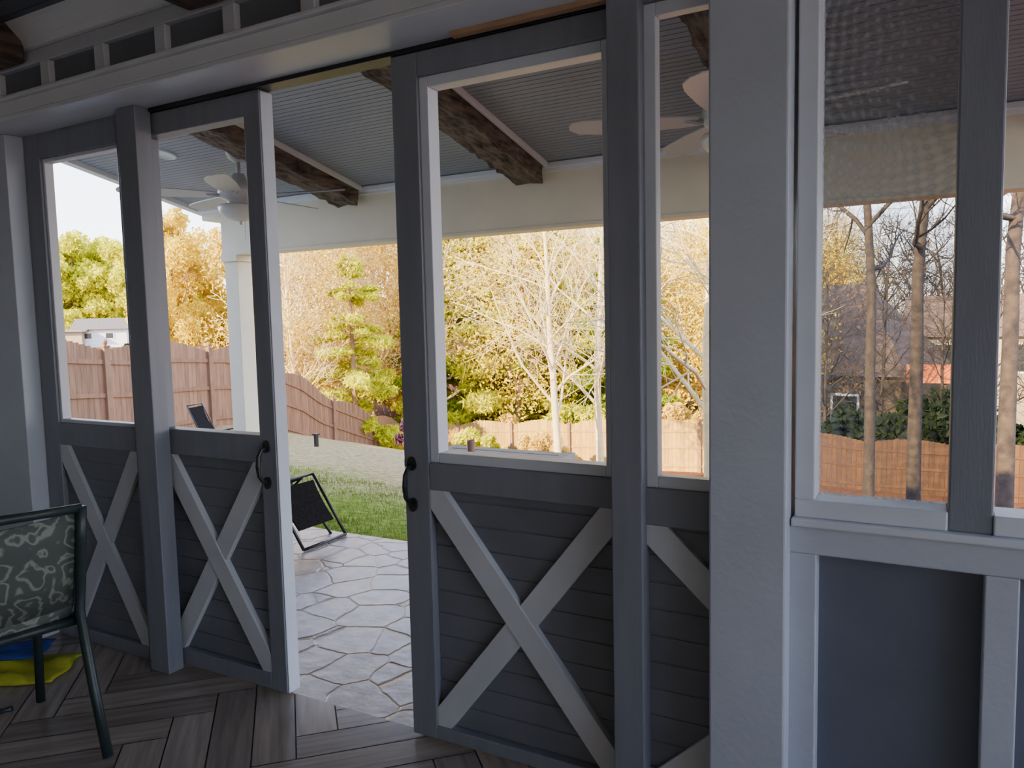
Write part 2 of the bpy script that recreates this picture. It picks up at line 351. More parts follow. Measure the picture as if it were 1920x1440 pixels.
unit('window_1','gray fixed screen panel with crossed braces below',-3.765,-2.99,0.0,2.40,-.06,.05,.12,.09,2.285,1.055,.95,.06,.018)
tag(boxes('trim_2',[(-2.985,-2.865,-.12,-.045,0,2.40)],M['door'],.004),'gray door post',None,S)
d1,off=unit('door_1','gray sliding barn door with crossed braces, partly open',-3.03,-2.255,.012,2.385,-.035,.07,.10,.085,2.295,1.06,.95,.08)
handle(-2.305,.945,-.035,d1,off)
o=boxes('lit_edge',[(-2.256,-2.250,-.03,.03,.012,2.38)],M['col'],.002,d1); o.location=-off; tag(o,'door edge coloured paler as side-lit')  # thin added strip, side light on the door edge put into its colour
d2,off=unit('door_2','gray sliding barn door with crossed braces, partly open',-1.625,-.75,.012,2.385,-.045,.07,.105,.085,2.305,1.01,.915,.06,.035)
handle(-1.59,.93,-.045,d2,off)
tag(boxes('trim_3',[(-.82,-.725,-.12,-.05,0,2.40)],M['door'],.004),'gray door post',None,S)
unit('window_2','gray fixed screen panel with crossed braces below',-.75,-.335,0.0,2.40,-.085,.05,.022,.022,2.36,1.0,.89,.0601,.035,bfull=.17)
# ------------------------------------------------------------------ column and window wall
tag(boxes('trim_4',[(-.525,-.325,-.155,.03,0,2.42)],M['col'],.006),'pale blue-gray painted porch column',None,S)
zt=2.40
kw=boxes('wall_front_lower',[(-.325,3.6,-.03,.03,0,.93)],M['dpanel'],0); tag(kw,'knee wall with recessed dark blue-gray panels',None,S)
fr=[(-.33,3.6,-.085,-.02,.86,.935)]
for x in [-.33+.45*i for i in range(9)]: fr.append((x,x+.072,-.085,-.02,.1,.86))
fr.append((-.33,3.6,-.085,-.02,0,.10))
boxes('panel_frame',fr,M['col'],.004,kw)
boxes('sill',[(-.322,3.6,-.10,.04,.935,.957)],M['frame'],.005,kw)
for i,(a,b) in enumerate([(-.315,.04),(.135,1.255),(1.35,2.455),(2.55,3.6)]):
    e=empty('window_%d'%(i+3),((a+b)/2,0,.96)); tag(e,'porch screen window in a pale frame',None,S); off=V(e.location)
    fb=[(a,b,-.08,.03,.957,1.005),(a,b,-.08,.03,zt-.04,zt)]
    if i==0: fb.append((a,a+.05,-.08,.03,1.005,zt-.04))
    o=boxes('window_frame',fb,M['frame'],.004,e); o.location=-off
for x in (.0875,1.3025,2.5025):
    tag(boxes('trim_5',[(x-.0475,x+.0475,-.075,.05,.957,2.40)],M['door'],.005),'dark gray window mullion',None,S)
def screen_mat():
    m,nt,b=nodes('insect_screen_mesh'); L=nt.links.new
    tc=nt.nodes.new('ShaderNodeTexCoord')
    n=nt.nodes.new('ShaderNodeTexNoise'); n.inputs['Scale'].default_value=3.5; n.inputs['Detail'].default_value=1; L(tc.outputs['Object'],n.inputs['Vector'])
    va=nt.nodes.new('ShaderNodeVectorMath'); va.operation='MULTIPLY_ADD'; L(n.outputs['Color'],va.inputs[0]); va.inputs[1].default_value=(.16,0,.16); L(tc.outputs['Object'],va.inputs[2])
    sp=nt.nodes.new('ShaderNodeSeparateXYZ'); L(va.outputs[0],sp.inputs[0])
    def sn(o):
        a=nt.nodes.new('ShaderNodeMath'); a.operation='MULTIPLY'; a.inputs[1].default_value=2*pi/.026; L(o,a.inputs[0])
        s=nt.nodes.new('ShaderNodeMath'); s.operation='SINE'; L(a.outputs[0],s.inputs[0]); return s
    s1=sn(sp.outputs['X']); s2=sn(sp.outputs['Z'])
    ad=nt.nodes.new('ShaderNodeMath'); ad.operation='ADD'; L(s1.outputs[0],ad.inputs[0]); L(s2.outputs[0],ad.inputs[1])
    mr=nt.nodes.new('ShaderNodeMapRange'); mr.inputs['From Min'].default_value=-2; mr.inputs['From Max'].default_value=2; mr.inputs['To Min'].default_value=.02; mr.inputs['To Max'].default_value=.40; L(ad.outputs[0],mr.inputs['Value'])
    b.inputs['Base Color'].default_value=(.50,.55,.56,1); b.inputs['Roughness'].default_value=.8
    t=nt.nodes.new('ShaderNodeBsdfTransparent'); t.inputs['Color'].default_value=(.58,.61,.64,1)
    mx=nt.nodes.new('ShaderNodeMixShader'); L(mr.outputs[0],mx.inputs[0]); L(t.outputs[0],mx.inputs[1]); L(b.outputs[0],mx.inputs[2])
    L(mx.outputs[0],nt.nodes['Material Output'].inputs['Surface']); return m
w3=bpy.data.objects['window_3']
o=mkobj('insect_screen',[(-.268,.005,1.0),(.04,.005,1.0),(.04,.005,2.365),(-.268,.005,2.365)],[(0,1,2,3)],screen_mat(),parent=w3); o.location=-V(w3.location); tag(o,'fine dark insect screen')
# ------------------------------------------------------------------ patio roof
sl=.213
def cz(y): return 2.82+sl*(3.85-y)
def slab(x0,x1,y0,y1,h0,h1):
    return [(x0,y0,cz(y0)+h0),(x1,y0,cz(y0)+h0),(x1,y1,cz(y1)+h0),(x0,y1,cz(y1)+h0),(x0,y0,cz(y0)+h1),(x1,y0,cz(y0)+h1),(x1,y1,cz(y1)+h1),(x0,y1,cz(y1)+h1)]
rf=empty('patio_roof',(-1.6,2,3.2)); tag(rf,'sloped patio roof with gray beadboard ceiling and cream header','roof'); off=V(rf.location)
bl=[]; w=.05; y=.06
while y<4.0: bl.append(slab(-7.3,4.2,y,y+w-.007,0,.012)); y+=w
o=boxes('beadboard_ceiling',bl,M['ceilp'],0,rf); o.location=-off
o=boxes('roof_deck',[slab(-7.35,4.25,.06,4.35,.013,.17)],M['ceilp'],0,rf); o.location=-off
o=boxes('fascia',[slab(-7.40,-7.30,.06,4.4,-.05,.19),slab(4.2,4.3,.06,4.4,-.05,.19)],M['white'],.004,rf); o.location=-off
o=boxes('header_beam',[(-7.0,4.2,3.87,4.07,2.27,2.80)],M['cream'],.005,rf); o.location=-off
o=boxes('header_soffit',[(-7.3,-7.0,3.87,4.2,2.68,2.80),(-7.0,4.2,3.855,3.87,2.27,2.30)],M['cream'],.004,rf); o.location=-off
o=boxes('crown',[(-7.3,4.2,3.82,3.87,2.775,2.82),(-7.3,4.2,3.845,3.87,2.745,2.78)],M['white'],.006,rf); o.location=-off
tag(o,'white crown molding')
rb=random.Random(8)
for xc in (-5.10,-3.08,-1.06,.96,2.98):
    vs=[];fs=[];N=60
    for i in range(N+1):
        yy=.06+(3.80-.06)*i/N
        j=lambda a:(rb.random()-.5)*a
        zt_=cz(yy)-.0
        ring=[(xc-.145+j(.012),zt_),(xc-.15+j(.034),zt_-.08+j(.02)),(xc-.14+j(.036),zt_-.18+j(.03)),(xc+j(.03),zt_-.185+j(.028)),(xc+.13+j(.036),zt_-.18+j(.03)),(xc+.135+j(.034),zt_-.08+j(.02)),(xc+.13+j(.012),zt_)]
        vs+=[(a,yy,b) for a,b in ring]
    for i in range(N):
        for k in range(7): fs.append((i*7+k,i*7+(k+1)%7,(i+1)*7+(k+1)%7,(i+1)*7+k))
    fs.append(tuple(range(7))); fs.append(tuple(N*7+k for k in range(6,-1,-1)))
    b=mkobj('timber_beam',vs,fs,M['beam']); tag(b,'dark rough-hewn timber beam on sloped patio ceiling','beam',group='patio ceiling beams')
    boxes('beam_trim',[slab(xc+.14,xc+.165,.06,3.82,-.05,0),slab(xc-.18,xc-.155,.06,3.82,-.05,0)],M['white'],.003,b)
p=empty('support_post',(-6.87,3.97,-.03)); tag(p,'square cream patio roof post with capital','post'); off=V(p.location)
o=boxes('shaft',[(-6.97,-6.77,3.87,4.07,-.03,2.2)],M['cream'],.005,p); o.location=-off
o=boxes('capital',[(-6.995,-6.745,3.845,4.095,2.2,2.27)],M['cream'],.006,p); o.location=-off
o=boxes('base',[(-6.985,-6.755,3.855,4.085,-.03,.12)],M['cream'],.006,p); o.location=-off
o=lathe('recessed_light',[(.0001,.02),(.11,.02),(.11,-.012),(.085,-.018),(.08,-.005),(.0001,-.005)],M['white']); o.location=(-6.24,2.61,cz(2.61)-.005); o.rotation_euler=(-math.atan(sl),0,0)
tag(o,'round white recessed ceiling light','light')
def fan(x,y,zh,a0,ztop):
    e=empty('ceiling_fan',(x,y,zh)); tag(e,'white five-blade ceiling fan with frosted bowl light','fan',group='patio ceiling fans')
    H=ztop-zh
    lathe('canopy',[(.01,H),(.10,H),(.10,H-.03),(.08,H-.07),(.035,H-.10),(.01,H-.10)],M['fan'],e)
    tubes('downrod',[([(0,0,H-.05),(0,0,.10)],.02)],M['fan'],10,e)
    lathe('motor',[(.02,.17),(.05,.165),(.065,.12),(.13,.09),(.175,.05),(.185,.0),(.165,-.05),(.11,-.07),(.10,-.1),(.13,-.115),(.02,-.12)],M['fan'],e)
    lathe('light_bowl',[(.02,-.11),(.175,-.115),(.19,-.13),(.175,-.18),(.125,-.225),(.055,-.25),(.012,-.255),(.012,-.28),(.002,-.285)],M['glassbowl'],e)
    tubes('pull_chain',[([(.05,0,-.2),(.05,0,-.42)],.002)],M['fan'],5,e)
    for k in range(5):
        a=a0+2*pi*k/5
        out=[(.20,-.055),(.30,-.075),(.55,-.095),(.82,-.10),(.93,-.085),(.985,-.03),(.99,.02),(.96,.07),(.90,.09),(.55,.085),(.30,.065),(.20,.055)]
        vs=[];n=len(out)
        for dz in (0,-.008):
            for r,t in out:
                vs.append((r*math.cos(a)-t*math.sin(a),r*math.sin(a)+t*math.cos(a),-.02+t*.22+dz))
        fs=[tuple(range(n)),tuple(range(2*n-1,n-1,-1))]+[(i,n+i,n+(i+1)%n,(i+1)%n) for i in range(n)]
        mkobj('blade',vs,fs,M['fan'],parent=e)
        v2=[];f2=[]; tube(v2,f2,[(.13*math.cos(a),.13*math.sin(a),-.02),(.2*math.cos(a),.2*math.sin(a),-.035),(.28*math.cos(a),.28*math.sin(a),-.02)],[.014,.018,.02],6)
        mkobj('blade_arm',v2,f2,M['fan'],parent=e)
fan(-5.49,2.79,2.68,math.radians(19),cz(2.79))
fan(-1.10,2.65,2.70,math.radians(-15),cz(2.65)-.185)
# ------------------------------------------------------------------ fences
def fence(name,line,label,step=2.4,arch=.22,c=(.255,.13,.07)):
    P=[V(q) for q in line]; cum=[0]
    for i in range(1,len(P)): cum.append(cum[-1]+(P[i].xy-P[i-1].xy).length)
    def at(s):
        for i in range(1,len(P)):
            if s<=cum[i] or i==len(P)-1:
                t=(s-cum[i-1])/(cum[i]-cum[i-1]); return P[i-1].lerp(P[i],t),(P[i].xy-P[i-1].xy).normalized()
    vs=[];fs=[];cols=[];rr=random.Random(2); s=0; L=cum[-1]; bwid=.14
    def addbox(c8,col):
        n=len(vs); vs.extend(c8); fs.extend([tuple(n+i for i in f) for f in BF]); cols.extend([col]*6)
    while s<L-.02:
        p,d=at(s+.07); n_=V((d.y,-d.x)); ph=((s+.07)%step)/step
        zt=p.z+arch*(math.sin(pi*ph)-.35); zb=gz(p.x,p.y)-.05
        a=p.xy-d*.067; b=p.xy+d*.067; t=n_*.02
        q=[a,b,(b+t),(a+t)]
        g=.78+.44*rr.random()
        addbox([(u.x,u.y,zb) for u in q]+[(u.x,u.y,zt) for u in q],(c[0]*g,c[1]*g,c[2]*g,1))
        s+=bwid
    s=0
    while s<L-.3:
        for fr_ in (.22,.52,.86):
            p0,d=at(s); p1,_=at(min(s+.3,L)); n_=V((d.y,-d.x))
            res=[]
            for pp in (p0,p1):
                zb=gz(pp.x,pp.y); z=pp.z-.28-(pp.z-.28-zb-.2)*(fr_-.22)/.64; res.append((pp,z))
            (a,za),(b,zb_)=res
            t0=n_*.02; t1=n_*.05
            addbox([(a.x+t0.x,a.y+t0.y,za-.04),(b.x+t0.x,b.y+t0.y,zb_-.04),(b.x+t1.x,b.y+t1.y,zb_-.04),(a.x+t1.x,a.y+t1.y,za-.04),
                    (a.x+t0.x,a.y+t0.y,za+.04),(b.x+t0.x,b.y+t0.y,zb_+.04),(b.x+t1.x,b.y+t1.y,zb_+.04),(a.x+t1.x,a.y+t1.y,za+.04)],(c[0]*.95,c[1]*.95,c[2]*.95,1))
        s+=.3
    e=mkobj(name,vs,fs,M['fence']); me=e.data
    ca_=me.color_attributes.new('Col','FLOAT_COLOR','CORNER'); uvl=me.uv_layers.new(name='UVMap')
    for p,cc in zip(me.polygons,cols):
        for l in p.loop_indices:
            ca_.data[l].color=cc; v=me.vertices[me.loops[l].vertex_index].co; uvl.data[l].uv=(v.z,v.x+v.y)
    tag(e,label,'fence')
    s=0
    while s<L:
        p,d=at(s); n_=V((d.y,-d.x)); c0=p.xy+n_*.06; zb=gz(p.x,p.y)-.05; zt=p.z+.06-.35*arch
        vs2=bx(c0.x-.05,c0.x+.05,c0.y-.05,c0.y+.05,zb,zt)+bx(c0.x-.065,c0.x+.065,c0.y-.065,c0.y+.065,zt,zt+.03)
        fs2=[f for f in BF]+[tuple(8+i for i in f) for f in BF]
        nb=len(vs2)
        for r,z in ((.02,.03),(.03,.05),(.045,.085),(.045,.11),(.02,.145),(.003,.15)):
            for k in range(8): vs2.append((c0.x+r*math.cos(pi*k/4),c0.y+r*math.sin(pi*k/4),zt+z))
        for i in range(5):
            for k in range(8): fs2.append((nb+i*8+k,nb+i*8+(k+1)%8,nb+(i+1)*8+(k+1)%8,nb+(i+1)*8+k))
        mkobj('fence_post',vs2,fs2,M['post'],parent=e); s+=step
    return e
fence('wooden_fence',[(-12.2,3.3,1.30),(-12.98,5.53,1.24),(-13.54,7.18,1.10),(-14.0,8.5,1.07),(-14.69,10.5,.93),(-15.05,11.7,.62),(-15.9,14.1,-.08),(-16.36,15.4,-.66),(-17.5,19,-1.75),(-18.95,23.0,-2.75)],'reddish-brown stained board fence stepping down the slope',step=3.4,arch=.2)
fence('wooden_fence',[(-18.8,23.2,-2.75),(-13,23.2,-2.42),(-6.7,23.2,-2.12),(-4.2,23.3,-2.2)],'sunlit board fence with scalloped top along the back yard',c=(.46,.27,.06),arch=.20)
fence('wooden_fence',[(-4.1,23.35,-2.30),(-2,23.35,-2.45),(4,23.35,-2.45),(12,23.35,-2.4)],'orange-brown board fence, colour darkened as tree shade, beside leaf-covered ground',c=(.085,.032,.010),arch=.14)  # tree shadow on this run is put into its darker board colour
# ------------------------------------------------------------------ trees
def grow(rng,out,p,d,L,r,lvl,maxl,cfg):
    segs=cfg['segs'][min(lvl,len(cfg['segs'])-1)]
    pts=[p.copy()];rad=[r]; dd=d.copy()
    for i in range(segs):
        wob=cfg['wob']*(1 if lvl else .25)
        dd=(dd+V((rng.gauss(0,wob),rng.gauss(0,wob),rng.gauss(0,wob)+cfg['up'][min(lvl,len(cfg['up'])-1)]))).normalized()
        pts.append(pts[-1]+dd*(L/segs)); rad.append(r*(1-(.8 if lvl else .85)*(i+1)/segs)+.0015*cfg.get('k',1))
    out[0 if lvl==0 else 1].append((pts,rad,7 if lvl==0 else (4 if lvl==1 else 3)))
    if lvl>=maxl: return
    nc=cfg['n'][lvl]
    for k in range(nc):
        t=cfg['start'][lvl]+(1-cfg['start'][lvl])*(k+rng.random()*.8)/nc; t=min(t,.98)
        i=min(int(t*segs),segs-1); f=t*segs-i
        q=pts[i].lerp(pts[i+1],f); ax=(pts[i+1]-pts[i]).normalized(); rr=rad[i]*(1-f)+rad[i+1]*f
        an=math.radians(rng.uniform(*cfg['ang'])); az=rng.random()*2*pi if lvl else k*2.4+rng.random()
        s=ax.orthogonal().normalized(); s=Matrix.Rotation(az,3,ax)@s
        nd=(ax*math.cos(an)+s*math.sin(an)).normalized()
        grow(rng,out,q,nd,L*cfg['ratio'][lvl]*(1.15-t*.55)*rng.uniform(.75,1.2),max(rr*cfg['rr'],.002),lvl+1,maxl,cfg)
def bare_meshes(seed,H,r,n=(16,7,6),levels=3,spread=.5,start=.22,ang=(35,65),tw=1,rr=.55):
    rng=random.Random(seed); out=([],[])
    cfg=dict(segs=[9,6,4,3],wob=.12,up=[.02,.06,.03,.02],n=n,start=[start,.15,.1],ang=ang,ratio=[spread,.5,.5],rr=rr,k=tw)
    grow(rng,out,V((0,0,0)),V((0,0,1)),H,r,0,levels,cfg)
    res=[]
    for nm,lst in zip(('trunk','branches'),out):
        vs=[];fs=[]
        for pts,rad,s in lst: tube(vs,fs,pts,rad,s,False)
        me=bpy.data.meshes.new(nm); me.from_pydata(vs,[],fs); me.polygons.foreach_set('use_smooth',[True]*len(me.polygons)); res.append(me)
    return res
def leafmesh(name,rng,cent,n,size,squash=1.0,asp=.5):
    cent=np.array(cent,float)
    w=cent[:,3]**2; idx=rng.choice(len(cent),n,p=w/w.sum())
    d=rng.normal(size=(n,3)); d/=np.linalg.norm(d,axis=1)[:,None]
    rr=cent[idx,3]*(rng.rand(n)**.45)
    c=cent[idx,:3]+d*rr[:,None]*np.array([1,1,squash])
    a=rng.normal(size=(n,3)); a/=np.linalg.norm(a,axis=1)[:,None]
    b=np.cross(a,rng.normal(size=(n,3))); b/=np.linalg.norm(b,axis=1)[:,None]
    s=size*(.6+.8*rng.rand(n))[:,None]
    v=np.stack([c-a*s,c+b*s*asp,c+a*s,c-b*s*asp],1).reshape(-1,3)
    f=np.arange(4*n).reshape(n,4)
    me=bpy.data.meshes.new(name); me.from_pydata(v.tolist(),[],f.tolist()); return me
def place(name,label,cat,parts,x,y,rot=0,s=1,group=None,z=None,sz=None):
    e=empty(name,(x,y,(gz(x,y)-.05) if z is None else z)); tag(e,label,cat,group=group)
    for nm,me,m in parts:
        if not me.materials: me.materials.append(m)
        o=bpy.data.objects.new(nm,me); o.parent=e; COL.objects.link(o)
        if me.materials[0]!=m:
            o.material_slots[0].link='OBJECT'; o.material_slots[0].material=m
    e.rotation_euler=(0,0,rot); e.scale=(s,s,sz or s)
    return e
def roundmesh(seed,H,R,n,size,nb=30,z0=.25,cr=.27):
    rg=np.random.RandomState(seed); c=[]
    for k in range(nb):
        d=rg.normal(size=3); d/=np.linalg.norm(d); r=R*rg.rand()**.4
        c.append((d[0]*r,d[1]*r,H*(z0+1)/2+d[2]*r/R*H*(1-z0)/2,R*cr*rg.uniform(.6,1.3)))
    return leafmesh('foliage',rg,c,n,size)
RM=[roundmesh(31,6.5,2.0,24000,.085,70,.10),roundmesh(32,1.6,1.0,6000,.075,24,.0),roundmesh(33,.55,.38,2500,.03,12,.1),
    roundmesh(34,8.5,3.2,24000,.17,80,.0),roundmesh(35,10,3.0,15000,.07,60,.12,.4)]
B=[bare_meshes(11,8.5,.11,(24,10,7),3,.42,.16,(32,58),1.0,.45),bare_meshes(12,12,.17,(24,8,6),3,.30,.16,(35,70),4.5),
   bare_meshes(13,13,.16,(24,8,6),3,.28,.16,(30,60),4.5),bare_meshes(14,9,.10,(20,8,6),3,.38,.16,(35,60),2.4,.5),bare_meshes(15,14,.15,(18,6,5),3,.22,.35,(40,75),3)]
def bare(i,x,y,rot,s,m,label,g=None,leaf=None,sz=None):
    parts=[('trunk',B[i][0],M[m]),('branches',B[i][1],M[m])]
    if leaf: parts.append(('foliage',RM[4],M[leaf]))
    place('bare_tree' if not leaf else 'leafy_tree',label,'tree',parts,x,y,rot,s,g,sz=sz)
bare(0,-8.6,15.9,.4,1.0,'barklit','bare pale spreading tree lit by low sun')
bare(3,-8.1,17.6,2.0,1.15,'barklit','bare slim tree lit by low sun')
bare(3,-2.35,7.0,1.0,.75,'barklit','slender bare young tree near the patio')
rw=random.Random(21)
for k in range(60):
    # woods stand in a belt beyond the back fence
    ang=math.radians(121-k*1.17+rw.uniform(-.6,.6)); D=rw.uniform(29,50)
    if 82<math.degrees(ang)<99: D=rw.uniform(50,58)
    x=math.cos(ang)*D; y=-2.2+math.sin(ang)*D
    if y<24.5: y=24.5+rw.random()*3
    i=rw.choice([1,2,4,3,0]); lf=None
    if x<-5 and k%5<3: lf=rw.choice(['ltan','lgold','lgold','lygreen'])
    bare(i,x,y,rw.random()*6.28,rw.uniform(.85,1.25),rw.choice(['barklit','barklit','barkb']) if x<-4 else rw.choice(['barkb','barkshade','barkshade']),'tall winter tree in the woods, '+('still holding sparse dry leaves' if lf else 'bare of leaves'),'woods behind the back fence',lf)
for x,y,s in ((-3.4,27.5,.8),(-1.6,29,.9),(.3,27.3,.75),(-4.6,29.5,1.0),(1.8,29,1.0)):
    bare(3,x,y,rw.random()*6,s,'barkshade','thin bare tree behind the fence, bark coloured as shaded')
for j,(x,y,s) in enumerate(((-20.5,21,.9),(-22,24,1.0),(-19.5,17.5,.8),(-24,23,1.1),(-21.5,27,1.1),(-26,27,1.2),(-18.8,25.5,1.0),(-21,19,.9),(-23,26,1.1),(-25,24.5,1.0),(-24,29,1.1),(-27,31,1.2))):
    lf='ltan' if j%3==1 else None
    bare(rw.choice([0,1,3]),x,y,rw.random()*6,s,'barklit','pale tree bright in the sun'+(', with dry leaves' if lf else ', bare'),'woods behind the side fence',lf)
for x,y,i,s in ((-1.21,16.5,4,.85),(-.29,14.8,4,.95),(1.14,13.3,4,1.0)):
    bare(i,x,y,rw.random()*6,s,'barkshade','tall slim tree trunk inside the yard, bark coloured as shaded',sz=1.05)
def conifer(seed,H,R,n,size):
    rg=np.random.RandomState(seed); cent=[]; br=[]
    for q in range(int(H*9)):
        z=H*(.06+.92*rg.rand()**1.15); f=1-z/H
        a=rg.rand()*6.28; L=R*(f**.75)*(.45+.75*rg.rand())+.15
        up=.25*rg.rand()-.05
        br.append(([(0,0,z),(math.cos(a)*L*.6,math.sin(a)*L*.6,z+up*L),(math.cos(a)*L,math.sin(a)*L,z+(up-.12)*L)],[.03,.018,.006]))
        for t in (.3,.5,.7,.85,1.0):
            cent.append((math.cos(a)*L*t+rg.normal()*.08,math.sin(a)*L*t+rg.normal()*.08,z+up*L*t-.1*L*t*t,.14+.16*L*t*rg.uniform(.6,1.3)))
    me=leafmesh('foliage',rg,cent,n,size,.55,.3)
    vs=[];fs=[]; tube(vs,fs,[(0,0,0),(0,0,H*.5),(0,0,H*.97)],[.16,.09,.02],8)
    for p,r in br: tube(vs,fs,p,r,3,False)
    mt=bpy.data.meshes.new('trunk'); mt.from_pydata(vs,[],fs); return mt,me
CF=[conifer(1,10,2.8,40000,.12),conifer(2,8,2.3,30000,.11)]
def conif(i,x,y,rot,s,m,label,g=None): place('evergreen_tree',label,'tree',[('trunk',CF[i][0],M['barkb']),('foliage',CF[i][1],M[m])],x,y,rot,s,g)
conif(0,-17.6,26.9,0,1.15,'lygreen','tall green pine with spreading boughs')
conif(0,-14.4,27.5,2,1.1,'lygreen','tall green pine with spreading boughs')
conif(0,-11.5,28.5,4,1.05,'lgreen','tall green pine with spreading boughs')
conif(1,-18.6,19.6,1,.95,'lygreen','green pine beside the fence')
conif(1,-19.6,26.2,1,1.2,'lgreen','green pine beside the fence')
for (x,y,s) in ((-71.9,40.4,.98),(-68.2,40.1,1.08),(-68.4,42.9,1.05),(-64.8,42.2,1.0),(-64.7,45.2,1.05),(-61,46,1.0),(-75,37,.95)):
    place('evergreen_tree','bushy yellow-green evergreen in sunlight','tree',[('trunk',CF[1][0],M['barkb']),('foliage',RM[3],M['lygreen'])],x,y,x,s,'evergreens beyond the fence')
TK=bare_meshes(16,6,.12,(14,5,4),3,.4,.15)
for x,y,s,sz in ((-27.6,19.0,.92,1.12),(-27.9,22.6,1.0,1.2),(-25.2,21.6,.7,.95)):
    place('oak_tree','oak with dense golden autumn leaves in sunlight','tree',[('trunk',TK[0],M['barkb']),('branches',TK[1],M['barkb']),('foliage',RM[0],M['lgold'])],x,y,x,s,'golden oaks beyond the fence',sz=sz)
def shrub(x,y,s,m,label,g=None,i=1): place('shrub',label,'shrub',[('foliage',RM[i],M[m])],x,y,x*3,s,g)
for x,y,s,m in ((-20.2,19.5,1.1,'ltan'),(-19.3,16.5,1.0,'ltan'),(-22,22,1.4,'ltan'),(-18,25,1.2,'lygreen'),(-15.5,24.6,1.3,'ltan'),(-12.5,25,1.4,'lygreen'),(-10.5,25.5,1.2,'ltan'),(-8.5,26,1.4,'ltan'),(-7,25.5,1.1,'ldark'),(-5.2,26,1.4,'lygreen'),(-3.8,25.5,1.3,'ldark'),(-2.1,26,1.5,'ldark'),(-.6,26.5,1.9,'ldark'),(1.2,26,1.1,'ldark'),(3,26.5,1.6,'ldark'),(-14,21,1.0,'lygreen'),(-11.6,21,.9,'ltan'),(-19,29,2.2,'ltan'),(-13,31,2.4,'ltan'),(-9,31,2.2,'ltan'),(-23,29,2.2,'ltan'),(-24,20,1.5,'ltan'),(-26.5,17,1.2,'ldark'),(-24.5,17.5,1.0,'ldark'),(-16.5,30,2.4,'lygreen'),(-7,30.5,2.0,'lygreen')):
    shrub(x,y,s,m,{'ltan':'dry tan-leaved shrub','lygreen':'bright yellow-green shrub','ldark':'dark green shrub'}[m]+' near the fence','yard shrubs')
place('shrub','small purple-leaved shrub on the lawn','shrub',[('foliage',RM[2],M['purple'])],-10.5,12.4,0,1.5)
# ------------------------------------------------------------------ houses
def house(x,y,z,w,d,h,rh,rot,wall,label,axis='x',wins=(),roof='roofing'):
    e=empty('house',(x,y,z)); e.rotation_euler=(0,0,rot); tag(e,label,'house')
    boxes('walls',[(-w/2,w/2,-d/2,d/2,0,h)],wall,0,e)
    o=.3
    vs=[(-w/2-o,-d/2-o,h-.1),(w/2+o,-d/2-o,h-.1),(w/2+o,d/2+o,h-.1),(-w/2-o,d/2+o,h-.1),(-w/2-o,0,h+rh),(w/2+o,0,h+rh)]
    if axis=='hip': vs=[(-w/2-o,-d/2-o,h-.1),(w/2+o,-d/2-o,h-.1),(w/2+o,d/2+o,h-.1),(-w/2-o,d/2+o,h-.1),(-w*.22,0,h+rh),(w*.22,0,h+rh)]
    fs=[(0,1,5,4),(2,3,4,5),(0,4,3),(1,2,5),(0,3,2,1)]
    mkobj('roof',vs,fs,M[roof],parent=e)
    for wx,wz,ww,wh in wins:
        q=boxes('house_window',[(wx-ww/2,wx+ww/2,-d/2-.04,-d/2,wz,wz+wh)],M['dark'],0,e)
        boxes('house_window_casing',[(wx-ww/2-.1,wx+ww/2+.1,-d/2-.03,-d/2,wz-.1,wz),(wx-ww/2-.1,wx+ww/2+.1,-d/2-.03,-d/2,wz+wh,wz+wh+.1),(wx-ww/2-.1,wx-ww/2,-d/2-.03,-d/2,wz,wz+wh),(wx+ww/2,wx+ww/2+.1,-d/2-.03,-d/2,wz,wz+wh)],M['white'],0,q)
house(-56.7,35.3,.0,3.6,3,1.5,.75,.75,M['white'],'small white outbuilding with gray gable roof','x',[(-.9,.7,.5,.4),(.6,.7,.5,.4)])
house(-57.8,32.2,.0,3.6,1.5,1.35,.1,.75,M['siding'],'low cream garden wall building','x')
house(-4.9,39,-5.0,9.5,9,3.8,4.0,-.2,M['siding2'],'brown house with large hipped shingle roof','hip',[(-2.5,1.6,1.0,1.2),(0,1.6,1.0,1.2),(2.5,1.6,1.0,1.2)],'roofb')
house(2.4,46,-4.8,7,8,5.0,2.0,0,M['siding'],'cream two storey house behind trees','x',[(-2,3.2,1.1,1.3),(1.5,3.2,1.1,1.3)],'roofb')
house(13,50,-4.6,8,9,5,2.2,0,M['siding'],'cream two storey house behind trees','x',[(-2,3.2,1.1,1.3),(1.5,3.2,1.1,1.3)])
house(-15,54,-3.6,8,8,5,2.0,.2,M['siding'],'cream two storey house behind trees','x',[(-2,3.2,1.1,1.3),(1.5,3.2,1.1,1.3)])
e=empty('play_set',(-.15,33.6,gz(-.15,33.6))); tag(e,'orange-canopied wooden play set with blue slide','play set')
for sx in (-1,1):
    for sy in (-1,1): tubes('leg',[([(sx*.7,sy*.7,0),(sx*.6,sy*.6,3.2)],.05)],M['post'],6,e)
mkobj('canopy',[(-.8,-.8,3.0),(.8,-.8,3.0),(.8,.8,3.0),(-.8,.8,3.0),(-.8,0,3.7),(.8,0,3.7)],[(0,1,5,4),(2,3,4,5),(0,4,3),(1,2,5)],M['orange'],parent=e)
mkobj('slide',[(-.7,-.9,1.6),(-.2,-.9,1.6),(-.2,-3,.2),(-.7,-3,.2)],[(0,1,2,3)],M['blue'],parent=e)
